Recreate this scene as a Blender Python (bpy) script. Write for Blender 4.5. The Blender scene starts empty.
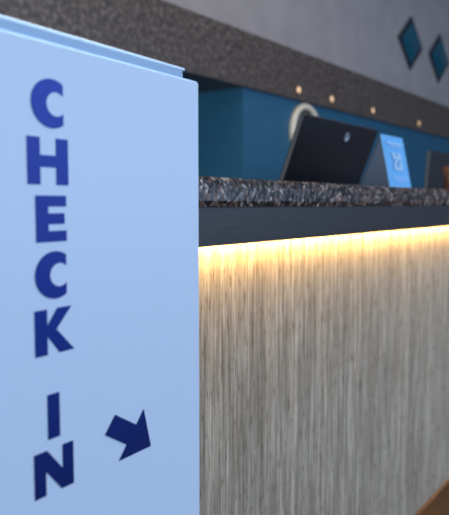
import bpy, bmesh, math, random
from mathutils import Vector, Matrix
random.seed(3)
H=1.08
S=bpy.context.scene
try:
    S.view_settings.view_transform='Standard'
except Exception: pass

# ---------------- materials ----------------
def mat(name,col,rough=.5,metal=0,emit=None,es=0,spec=.5):
    m=bpy.data.materials.new(name); m.use_nodes=True
    b=m.node_tree.nodes['Principled BSDF']
    b.inputs['Base Color'].default_value=(*col,1); b.inputs['Roughness'].default_value=rough
    b.inputs['Metallic'].default_value=metal
    b.inputs['Specular IOR Level'].default_value=spec
    if emit:
        b.inputs['Emission Color'].default_value=(*emit,1); b.inputs['Emission Strength'].default_value=es
    return m
def ramp(nt,stops,interp='LINEAR'):
    r=nt.nodes.new('ShaderNodeValToRGB'); cr=r.color_ramp; cr.interpolation=interp
    while len(cr.elements)<len(stops): cr.elements.new(.5)
    for e,(p,c) in zip(cr.elements,stops): e.position=p; e.color=(*c,1)
    return r
def noise(nt,scale,mapscale=(1,1,1),detail=4,rough=.5):
    tc=nt.nodes.new('ShaderNodeTexCoord'); mp=nt.nodes.new('ShaderNodeMapping')
    mp.inputs['Scale'].default_value=mapscale
    nt.links.new(tc.outputs['Object'],mp.inputs['Vector'])
    n=nt.nodes.new('ShaderNodeTexNoise'); n.inputs['Scale'].default_value=scale
    n.inputs['Detail'].default_value=detail; n.inputs['Roughness'].default_value=rough
    nt.links.new(mp.outputs['Vector'],n.inputs['Vector']); return n
def noisemat(name,stops,scale,ms=(1,1,1),rough=.5,bump=0,detail=4,spec=.5):
    m=mat(name,(.5,.5,.5),rough,spec=spec); nt=m.node_tree; b=nt.nodes['Principled BSDF']
    n=noise(nt,scale,ms,detail); r=ramp(nt,stops)
    nt.links.new(n.outputs['Fac'],r.inputs['Fac']); nt.links.new(r.outputs['Color'],b.inputs['Base Color'])
    if bump:
        bp=nt.nodes.new('ShaderNodeBump'); bp.inputs['Strength'].default_value=bump; bp.inputs['Distance'].default_value=.003
        nt.links.new(n.outputs['Fac'],bp.inputs['Height']); nt.links.new(bp.outputs['Normal'],b.inputs['Normal'])
    return m
def granite(name,scale,dark=1.0):
    m=mat(name,(.1,.1,.1),.3,spec=.35); nt=m.node_tree; b=nt.nodes['Principled BSDF']
    tc=nt.nodes.new('ShaderNodeTexCoord')
    v=nt.nodes.new('ShaderNodeTexVoronoi'); v.inputs['Scale'].default_value=scale
    nt.links.new(tc.outputs['Object'],v.inputs['Vector'])
    sep=nt.nodes.new('ShaderNodeSeparateColor'); nt.links.new(v.outputs['Color'],sep.inputs['Color'])
    d=dark
    r=ramp(nt,[(0,(.012*d,.012*d,.014*d)),(.33,(.03*d,.027*d,.027*d)),(.46,(.15*d,.08*d,.05*d)),(.64,(.25*d,.18*d,.14*d)),(.82,(.55*d,.46*d,.40*d)),(.95,(.05*d,.05*d,.06*d))],'CONSTANT')
    nt.links.new(sep.outputs['Red'],r.inputs['Fac'])
    n=noise(nt,scale*.25,detail=3); r2=ramp(nt,[(.38,(.3,.3,.32)),(.62,(1.15,1.1,1.1))])
    nt.links.new(n.outputs['Fac'],r2.inputs['Fac'])
    mx=nt.nodes.new('ShaderNodeMixRGB'); mx.blend_type='MULTIPLY'; mx.inputs['Fac'].default_value=1
    nt.links.new(r.outputs['Color'],mx.inputs['Color1']); nt.links.new(r2.outputs['Color'],mx.inputs['Color2'])
    nt.links.new(mx.outputs['Color'],b.inputs['Base Color'])
    return m

M_panel=mat('sign_white',(.66,.76,.90),.42)
M_body=mat('sign_body_grey',(.30,.44,.60),.35,.1)
M_rim=mat('sign_rim',(.6,.72,.85),.25,.5)
M_granite=granite('granite_counter',160,.85)
M_band=noisemat('band_stone',[(.3,(.034,.023,.018)),(.5,(.088,.062,.048)),(.72,(.21,.16,.13))],42,(1,1,1),.4,.25,8)
M_apron=noisemat('dark_wood',[(.3,(.011,.009,.010)),(.7,(.022,.018,.020))],20,(1,8,12),.45,.1)
M_blue=noisemat('blue_paint',[(.3,(.011,.095,.165)),(.7,(.014,.11,.19))],6,rough=.5)
M_plaster=noisemat('plaster',[(.3,(.32,.27,.25)),(.7,(.38,.32,.295))],5,rough=.8,bump=.1)
M_ceil=noisemat('ceiling_paint',[(.3,(.5,.48,.47)),(.7,(.54,.52,.51))],5,rough=.85)
M_trimwood=noisemat('trim_wood',[(.3,(.10,.048,.024)),(.7,(.17,.085,.042))],18,(1,10,10),.4)
M_floor=noisemat('floor_stone',[(.3,(.030,.017,.012)),(.7,(.06,.034,.022))],9,rough=.6,spec=.2)
M_black=mat('black_plastic',(.010,.011,.015),.38)
M_screen=mat('screen_glass',(.02,.04,.06),.1,emit=(.25,.45,.8),es=.4)
M_logo=mat('logo_silver',(.4,.43,.48),.35,.4)
M_desk=noisemat('desk_laminate',[(.3,(.06,.04,.03)),(.7,(.1,.07,.05))],14,(1,8,8),.45)
M_led=mat('led',(1,.8,.4),.5,emit=(1,.62,.17),es=42)
M_cream=mat('clock_rim',(.85,.70,.52),.4)
M_face=mat('clock_face',(.012,.02,.03),.4)
M_hand=mat('clock_hand',(.5,.48,.42),.4)
M_card=mat('card_print',(.15,.47,.86),.45)
M_cardw=mat('card_white',(.45,.70,.92),.5)
M_carddark=mat('card_back',(.02,.05,.11),.5)
M_copper=mat('copper',(.32,.13,.07),.4,.4)
M_pen=mat('pen_blue',(.03,.05,.2),.3)
M_warm=mat('warm_glow',(.8,.5,.3),.4,emit=(1,.6,.33),es=.9)
M_brass=mat('brass',(.3,.2,.12),.4,.7)
M_diam=mat('diamond_glass',(.012,.085,.125),.12)
M_diamf=mat('diamond_frame',(.015,.018,.025),.35)

# ink: reflection on the upper letters painted in as a vertical gradient
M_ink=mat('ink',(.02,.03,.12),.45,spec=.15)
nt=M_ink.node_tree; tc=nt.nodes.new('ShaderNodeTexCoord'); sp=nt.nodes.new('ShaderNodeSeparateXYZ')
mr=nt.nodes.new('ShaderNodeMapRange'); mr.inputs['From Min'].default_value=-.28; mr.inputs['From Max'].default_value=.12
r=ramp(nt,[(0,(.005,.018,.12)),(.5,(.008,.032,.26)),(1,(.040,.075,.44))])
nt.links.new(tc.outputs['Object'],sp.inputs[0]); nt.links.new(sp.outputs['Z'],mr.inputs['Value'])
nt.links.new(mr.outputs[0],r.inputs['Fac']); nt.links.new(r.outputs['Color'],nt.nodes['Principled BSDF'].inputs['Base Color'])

# grasscloth: vertical reeds, fine fibres, dark nicks
M_grass=mat('grasscloth',(.4,.35,.3),.75,spec=.2)
nt=M_grass.node_tree; b=nt.nodes['Principled BSDF']
n1=noise(nt,1,(230,230,4.5),7,.72); r1=ramp(nt,[(.36,(.18,.14,.095)),(.45,(.34,.28,.205)),(.55,(.47,.395,.30)),(.66,(.82,.74,.61))])
nt.links.new(n1.outputs['Fac'],r1.inputs['Fac'])
n2=noise(nt,1,(280,280,22),2,.5); r2=ramp(nt,[(.60,(1,1,1)),(.66,(.38,.32,.27))])
nt.links.new(n2.outputs['Fac'],r2.inputs['Fac'])
n3=noise(nt,1,(26,26,.9),2,.5); r3=ramp(nt,[(.3,(.76,.76,.76)),(.7,(1.08,1.06,1.04))])
nt.links.new(n3.outputs['Fac'],r3.inputs['Fac'])
m1=nt.nodes.new('ShaderNodeMixRGB'); m1.blend_type='MULTIPLY'; m1.inputs['Fac'].default_value=1
m2=nt.nodes.new('ShaderNodeMixRGB'); m2.blend_type='MULTIPLY'; m2.inputs['Fac'].default_value=1
nt.links.new(r1.outputs['Color'],m1.inputs['Color1']); nt.links.new(r2.outputs['Color'],m1.inputs['Color2'])
nt.links.new(m1.outputs['Color'],m2.inputs['Color1']); nt.links.new(r3.outputs['Color'],m2.inputs['Color2'])
nt.links.new(m2.outputs['Color'],b.inputs['Base Color'])
bp=nt.nodes.new('ShaderNodeBump'); bp.inputs['Strength'].default_value=.6; bp.inputs['Distance'].default_value=.0012
nt.links.new(n1.outputs['Fac'],bp.inputs['Height']); nt.links.new(bp.outputs['Normal'],b.inputs['Normal'])

# ---------------- geometry helpers ----------------
def link(o,parent=None):
    S.collection.objects.link(o)
    if parent: o.parent=parent
    return o
def meshobj(name,bm,m,parent=None,smooth=False):
    me=bpy.data.meshes.new(name); bmesh.ops.recalc_face_normals(bm,faces=bm.faces); bm.to_mesh(me); bm.free()
    me.materials.append(m)
    if smooth:
        for p in me.polygons: p.use_smooth=True
    return link(bpy.data.objects.new(name,me),parent)
def box(name,x0,x1,y0,y1,z0,z1,m,parent=None,bev=0):
    bm=bmesh.new(); bmesh.ops.create_cube(bm,size=1)
    for v in bm.verts:
        v.co=Vector(((x0+x1)/2+v.co.x*(x1-x0),(y0+y1)/2+v.co.y*(y1-y0),(z0+z1)/2+v.co.z*(z1-z0)))
    if bev: bmesh.ops.bevel(bm,geom=bm.edges[:],offset=bev,segments=3,affect='EDGES',profile=.5)
    return meshobj(name,bm,m,parent)
def empty(name,loc=(0,0,0),rot=(0,0,0)):
    e=bpy.data.objects.new(name,None); e.location=loc; e.rotation_euler=rot; e.empty_display_size=.05
    S.collection.objects.link(e); return e
def poly(name,pts,y,th,m,parent):   # polygon in xz plane
    bm=bmesh.new(); vs=[bm.verts.new((x,y,z)) for x,z in pts]; f=bm.faces.new(vs)
    r=bmesh.ops.extrude_face_region(bm,geom=[f])
    for g in r['geom']:
        if isinstance(g,bmesh.types.BMVert): g.co.y+=th
    bmesh.ops.triangulate(bm,faces=[f for f in bm.faces if len(f.verts)>4])
    return meshobj(name,bm,m,parent)
def lathe(name,prof,loc,m,parent,seg=40,axis='Z'):
    bm=bmesh.new(); rings=[]
    for r_,z_ in prof:
        ring=[]
        for i in range(seg):
            a=2*math.pi*i/seg
            p=(r_*math.cos(a),r_*math.sin(a),z_)
            if axis=='Y': p=(p[0],-p[2],p[1])
            ring.append(bm.verts.new((p[0]+loc[0],p[1]+loc[1],p[2]+loc[2])))
        rings.append(ring)
    for a_,b_ in zip(rings,rings[1:]):
        for i in range(seg): bm.faces.new((a_[i],a_[(i+1)%seg],b_[(i+1)%seg],b_[i]))
    bm.faces.new(rings[0]); bm.faces.new(rings[-1])
    return meshobj(name,bm,m,parent,True)

# ---------------- room shell ----------------
CE=3.5
YB=2.62
box('floor',-2,10.2,-4,3.2,-.1,0,M_floor)
box('ceiling',-2,10.2,-4,3.2,CE,CE+.1,M_ceil)
box('wall_left',-2.1,-2,-4,3.2,0,CE,M_plaster)
box('wall_right',10.2,10.3,-4,3.2,0,CE,M_plaster)
BB=H+.675; BT=H+.985
box('wall_back',-2,10.2,YB,3.2,0,BB,M_blue)
box('wall_back_projection',3.148,10.2,2.2,YB,0,BB,M_blue)
box('trim_stone_band',-2,10.2,2.17,3.2,BB,BT,M_band)
box('wall_back_upper',-2,10.2,2.2,3.2,BT,CE,M_plaster)
wf=empty('wall_front')
box('sill',-2,10.2,-4.2,-4,0,.35,M_plaster,wf)
box('header',-2,10.2,-4.2,-4,3.0,CE,M_plaster,wf)
box('pier_a',-2,-1.2,-4.2,-4,.35,3.0,M_plaster,wf)
box('pier_b',8.5,10.2,-4.2,-4,.35,3.0,M_plaster,wf)
w=empty('added_window')  # unseen window, added behind the camera to go with the daylight fill
for i in range(7):
    x=-1.2+9.7*i/6; box('mullion_%d'%i,x-.03,x+.03,-4.14,-4.06,.35,3.0,M_diamf,w)
box('rail_low',-1.2,8.5,-4.14,-4.06,.35,.41,M_diamf,w); box('rail_top',-1.2,8.5,-4.14,-4.06,2.94,3.0,M_diamf,w)

for k,x in enumerate((5.74,6.50,7.26)):
    e=empty('diamond_wall_tile',(x,2.2,H+1.425))
    a,bb=.29,.235
    poly('frame',[(-a,0),(0,-bb),(a,0),(0,bb)],-.015,.015,M_diamf,e)
    bm=bmesh.new(); s=.78
    o=[bm.verts.new(p) for p in ((-a*s,-.016,0),(0,-.016,-bb*s),(a*s,-.016,0),(0,-.016,bb*s))]
    i_=[bm.verts.new(p) for p in ((-a*.4,-.06,0),(0,-.06,-bb*.4),(a*.4,-.06,0),(0,-.06,bb*.4))]
    for j in range(4): bm.faces.new((o[j],o[(j+1)%4],i_[(j+1)%4],i_[j]))
    bm.faces.new(i_); meshobj('glass',bm,M_diam,e)

for x in (3.72,4.18,4.88,5.9):  # small emissive warm discs with brass rims on the stone band
    e=empty('band_glow_disc',(x,2.17,H+.735))
    lathe('disc_rim',[(.030,0),(.030,.012),(.024,.016),(.022,.012)],(0,0,0),M_brass,e,24,'Y')
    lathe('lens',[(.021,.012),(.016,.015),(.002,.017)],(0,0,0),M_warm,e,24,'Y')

# wall clock
e=empty('wall_clock',(3.86,2.2,H+.475))
# rim is a closed torus-like ring so the dark dial shows through its centre
bm=bmesh.new(); seg=56; rp=[(.150,.0),(.188,.0),(.192,.02),(.180,.036),(.160,.036),(.150,.02)]
R_=[[bm.verts.new((r_*math.cos(2*math.pi*i/seg),-y_,r_*math.sin(2*math.pi*i/seg))) for i in range(seg)] for r_,y_ in rp]
for k in range(len(rp)):
    a_,b_=R_[k],R_[(k+1)%len(rp)]
    for i in range(seg): bm.faces.new((a_[i],a_[(i+1)%seg],b_[(i+1)%seg],b_[i]))
meshobj('rim',bm,M_cream,e,True)
lathe('face',[(.151,.004),(.151,.010),(.002,.011)],(0,0,0),M_face,e,56,'Y')
for i in range(12):
    a=i*math.pi/6
    o=box('tick_%d'%i,-.003,.003,-.014,-.0105,.126,.142,M_hand,e); o.rotation_euler=(0,a,0)
o=box('hour_hand',-.005,.005,-.02,-.015,-.01,.06,M_hand,e); o.rotation_euler=(0,1.2,0)
o=box('minute_hand',-.003,.003,-.024,-.019,-.015,.10,M_hand,e); o.rotation_euler=(0,2.2,0)

# ---------------- reception counter ----------------
c=empty('reception_counter')
X0,X1=-.9,7.0
ZT=H+.049; ZB=H-.005; AB=H-.077
bm=bmesh.new(); N=int((X1-X0)/.009); rows=[]
prof=[(.003,0),(0,.2),(0,.45),(0,.7),(.002,.9),(.010,1.0)]
for i in range(N+1):
    x=X0+(X1-X0)*i/N; row=[bm.verts.new((x,.985,ZB))]
    for dy,t in prof:
        row.append(bm.verts.new((x,.715+dy+random.uniform(-.0005,.0005),ZB+t*(ZT-ZB)+(random.uniform(-.0018,.0012) if t>.8 else 0))))
    row.append(bm.verts.new((x,.76,ZT))); row.append(bm.verts.new((x,.985,ZT))); rows.append(row)
for a_,b_ in zip(rows,rows[1:]):
    n=len(a_)
    for j in range(n): bm.faces.new((a_[j],a_[(j+1)%n],b_[(j+1)%n],b_[j]))
bm.faces.new(rows[0]); bm.faces.new(rows[-1])
meshobj('granite_top',bm,M_granite,c)
box('apron',X0+.01,X1-.01,.722,.742,AB,ZB,M_apron,c,.0015)
box('apron_backing',X0+.01,X1-.01,.742,.80,AB+.02,ZB,M_apron,c)
seams=[-.8,-.283,.2,.684,1.168,1.652,2.14,2.62,3.1,3.59,4.07,4.56,5.04,5.52,6.0,6.49,6.95]
for i,(a,b2) in enumerate(zip(seams,seams[1:])):
    box('grasscloth_panel_%d'%i,a+.001,b2-.001,.764,.79,.008,AB+.02,M_grass,c,.001)
box('carcass',X0+.04,X1-.04,.79,.96,.0,ZB,M_apron,c)
box('led_strip',X0+.05,X1-.05,.744,.758,AB+.002,AB+.008,M_led,c)
box('toe_trim',X0+.03,X1-.03,.752,.79,0,.008,M_trimwood,c,.002)

d=empty('staff_desk')
box('desktop',.2,6.5,.985,1.75,.72,.76,M_desk,d,.004)
for i,x in enumerate((.25,2.5,4.6,6.4)):
    box('pedestal_%d'%i,x-.03,x+.03,1.0,1.70,0,.72,M_desk,d)

# ---------------- monitors ----------------
def monitor(xc,ytop,ztop,tilt,wd=.565,ht=.33):
    e=empty('computer_monitor',(xc,0,0))
    g=bpy.data.objects.new('head',None); link(g,e); g.location=(0,ytop,ztop); g.rotation_euler=(tilt,0,0)
    box('shell',-wd/2,wd/2,0,.018,-ht,0,M_black,g,.004)
    box('screen',-wd/2+.012,wd/2-.012,.0175,.0195,-ht+.02,-.012,M_screen,g)
    lathe('badge_ring',[(.016,0),(.016,.0015),(.0135,.002),(.013,.001)],(.045,0,-.046),M_logo,g,36,'Y')
    for k in range(3): box('badge_bar_%d'%k,.037+k*.006,.040+k*.006,-.002,0,-.051,-.041,M_logo,g)
    yb=ytop+.02+ht*.6*math.sin(tilt); zc=ztop-ht*.8
    box('neck',-.035,.035,yb+.01,yb+.035,.772,zc,M_black,e,.005)
    box('foot',-.12,.12,yb-.08,yb+.12,.76,.774,M_black,e,.005)
    return e
monitor(2.063,1.012,H+.277,math.radians(20.5))
monitor(3.24,1.03,H+.245,math.radians(4),.53,.32)

# ---------------- tent card ----------------
e=empty('tent_card_sign')
def quad(name,pts,m,th):
    bm=bmesh.new(); vs=[bm.verts.new(p) for p in pts]; f=bm.faces.new(vs); f.normal_update(); nn=f.normal.copy()
    r=bmesh.ops.extrude_face_region(bm,geom=[f])
    for g in r['geom']:
        if isinstance(g,bmesh.types.BMVert): g.co+=nn*th
    return meshobj(name,bm,m,e)
cx0,cx1=1.875,2.047; yf,yr,yb2=.768,.802,.872; zt=ZT+.162
quad('front_leaf',[(cx0,yf,ZT),(cx1,yf,ZT),(cx1,yr,zt),(cx0,yr,zt)],M_card,-.0025)
quad('back_leaf',[(cx0,yb2,ZT),(cx1,yb2,ZT),(cx1,yr+.003,zt),(cx0,yr+.003,zt)],M_carddark,.0025)
quad('end_gusset',[(cx0+.003,yf+.004,ZT+.001),(cx0+.003,yb2-.004,ZT+.001),(cx0+.003,yr+.001,zt-.004)],M_carddark,.001)
def onleaf(u,v):
    y=yf+(yr-yf)*v; return (cx0+(cx1-cx0)*u, y-.0035, ZT+(zt-ZT)*v)
prints=[(.15,.85,.84,.87),(.25,.75,.79,.81),(.15,.85,.20,.215),(.15,.85,.16,.175),(.3,.7,.12,.135)]
for i in range(5):
    for j in range(5):
        if (i*3+j*5+i*j)%3!=1 or i in(0,4) and j in(0,4): prints.append((.3+i*.08,.3+i*.08+.07,.34+j*.07,.34+j*.07+.062))
for (u0,u1,v0,v1) in prints:
    quad('print',[onleaf(u0,v0),onleaf(u1,v0),onleaf(u1,v1),onleaf(u0,v1)],M_cardw,-.0005)

# ---------------- pen cup ----------------
e=empty('pen_cup',(2.76,.86,ZT))
lathe('cup',[(.034,0),(.037,.005),(.036,.06),(.041,.105),(.038,.105),(.033,.06),(.032,.008)],(0,0,0),M_copper,e)
for i,(dx,dy,t) in enumerate(((.01,.008,.12),(-.01,.0,-.1),(0,-.012,.05))):
    o=lathe('pen_%d'%i,[(.001,0),(.004,.012),(.004,.125),(.003,.135)],(0,0,0),M_pen,e,12); o.location=(dx,dy,.009); o.rotation_euler=(t*.5,t,0)

# ---------------- check-in sign ----------------
sg=empty('check_in_sign',(.662,.534,H),(0,0,math.radians(3.4)))
TF=.155; TB=.1735
WL=.46
box('front_panel',-WL,0.003,0,.012,-H+.03,TF,M_panel,sg,.0015)
box('panel_top_edge',-WL+.002,.001,.001,.011,TF-.0008,TF+.0016,M_rim,sg)
box('body',-WL+.012,-.013,.0125,.07,-H+.03,TB-.003,M_body,sg,.002)
box('body_cap',-WL+.008,-.009,.0125,.074,TB-.004,TB,M_rim,sg,.001)
box('base',-WL-.04,.04,-.08,.14,-H,-H+.03,M_body,sg,.004)
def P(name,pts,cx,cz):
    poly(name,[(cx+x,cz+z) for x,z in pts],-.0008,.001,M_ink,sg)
h=.0228; cx=-.2485
def C_(n,cz):
    R=.0238; r_=.0118; sx=.0055; xc=.0135
    pts=[]
    a0=math.acos(xc/R)
    for i in range(41):
        a=a0+(2*math.pi-2*a0)*i/40; pts.append((R*math.cos(a)*1.0,R*math.sin(a)))
    a1=math.acos((xc-sx)/r_)
    for i in range(31):
        a=(2*math.pi-a1)-(2*math.pi-2*a1)*i/30; pts.append((sx+r_*math.cos(a),r_*1.0*math.sin(a)))
    P(n,[(x*1.08+.0035,z) for x,z in pts],cx,cz)
s=.0078
C_('letter_c_1',.0975)
w=.0258; bz=.0058
P('letter_h',[(-w,-h),(-w+2*s,-h),(-w+2*s,-bz),(w-2*s,-bz),(w-2*s,-h),(w,-h),(w,h),(w-2*s,h),(w-2*s,bz),(-w+2*s,bz),(-w+2*s,h),(-w,h)],cx-.0025,.0415)
w=.0195; t=.0108
P('letter_e',[(-w,-h),(w,-h),(w,-h+t),(-w+2*s,-h+t),(-w+2*s,-t/2),(w*.88,-t/2),(w*.88,t/2),(-w+2*s,t/2),(-w+2*s,h-t),(w,h-t),(w,h),(-w,h)],cx,-.0145)
C_('letter_c_2',-.0705)
w=.025
P('letter_k',[(-w,-h),(-w+2*s,-h),(-w+2*s,-.004),(w-.019,-h),(w+.001,-h),(.0025,.0015),(w-.002,h),(w-.021,h),(-w+2*s,.006),(-w+2*s,h),(-w,h)],cx+.001,-.1265)
P('letter_i',[(-s,-h),(s,-h),(s,h),(-s,h)],cx-.0025,-.2125)
w=.0258
P('letter_n',[(-w,-h),(-w+2*s-.001,-h),(-w+2*s-.001,.002),(w-2*s-.001,-h),(w,-h),(w,h),(w-2*s+.001,h),(w-2*s+.001,-.002),(-w+2*s+.001,h),(-w,h)],cx-.003,-.2685)
tip=Vector((-.0998,-.292)); A=Vector((-.1125,-.243)); B=Vector((-.1565,-.2917))
mid=(A+B)/2; hw=.0125
st=Vector((-.1700,-.2455)); ab=(A-B).normalized()
j1=mid+ab*hw*1.02; j2=mid-ab*hw*1.02
P('arrow',[tuple(tip),tuple(A),tuple(j1),tuple(st+ab*hw),tuple(st-ab*hw),tuple(j2),tuple(B)],0,0)

# ---------------- lights ----------------
wd=bpy.data.worlds.new('World'); S.world=wd; wd.use_nodes=True
wd.node_tree.nodes['Background'].inputs[0].default_value=(.45,.62,1,1); wd.node_tree.nodes['Background'].inputs[1].default_value=1.0
def area(name,loc,rot,sx,sy,en,col):
    l=bpy.data.lights.new(name,'AREA'); l.shape='RECTANGLE'; l.size=sx; l.size_y=sy; l.energy=en; l.color=col
    o=bpy.data.objects.new(name,l); o.location=loc; o.rotation_euler=rot; S.collection.objects.link(o)
    return o
area('daylight_fill',(3.2,-3.95,1.8),(math.radians(90),0,0),9.0,2.3,215,(.49,.70,1))  # added cool area fill standing in for daylight from behind the camera
area('warm_ceiling_fill',(3.0,-.8,CE-.03),(0,0,0),2.5,1.2,36,(1,.84,.66))  # added warm fill for ambience, no fixture modelled
area('staff_fill',(1.9,1.3,CE-.03),(0,0,0),2.0,.4,14,(1,.93,.85))  # added overhead fill to lift the staff area and blue wall
area('left_side_fill',(-1.95,1.9,1.2),(0,math.radians(-90),0),1.8,.9,85,(.8,.92,1))  # added side fill brightening the blue end face; wall_left has no opening
area('led_wash',(3.05,.751,AB+.001),(0,0,0),7.8,.012,20,(1,.64,.22))

# ---------------- camera ----------------
cd=bpy.data.cameras.new('camera'); cam=bpy.data.objects.new('camera',cd); S.collection.objects.link(cam)
cd.sensor_fit='AUTO'; cd.sensor_width=36; cd.lens=650/515*36; cd.clip_start=.02
F=Vector((math.cos(math.radians(36.53)),math.sin(math.radians(36.53)),0)); th=math.atan(53.5/650)
dv=F*math.cos(th)-Vector((0,0,math.sin(th)))
cam.location=(0,0,H); cam.rotation_euler=dv.to_track_quat('-Z','Y').to_euler()
cd.dof.use_dof=True; cd.dof.focus_distance=.98; cd.dof.aperture_fstop=5
S.camera=cam
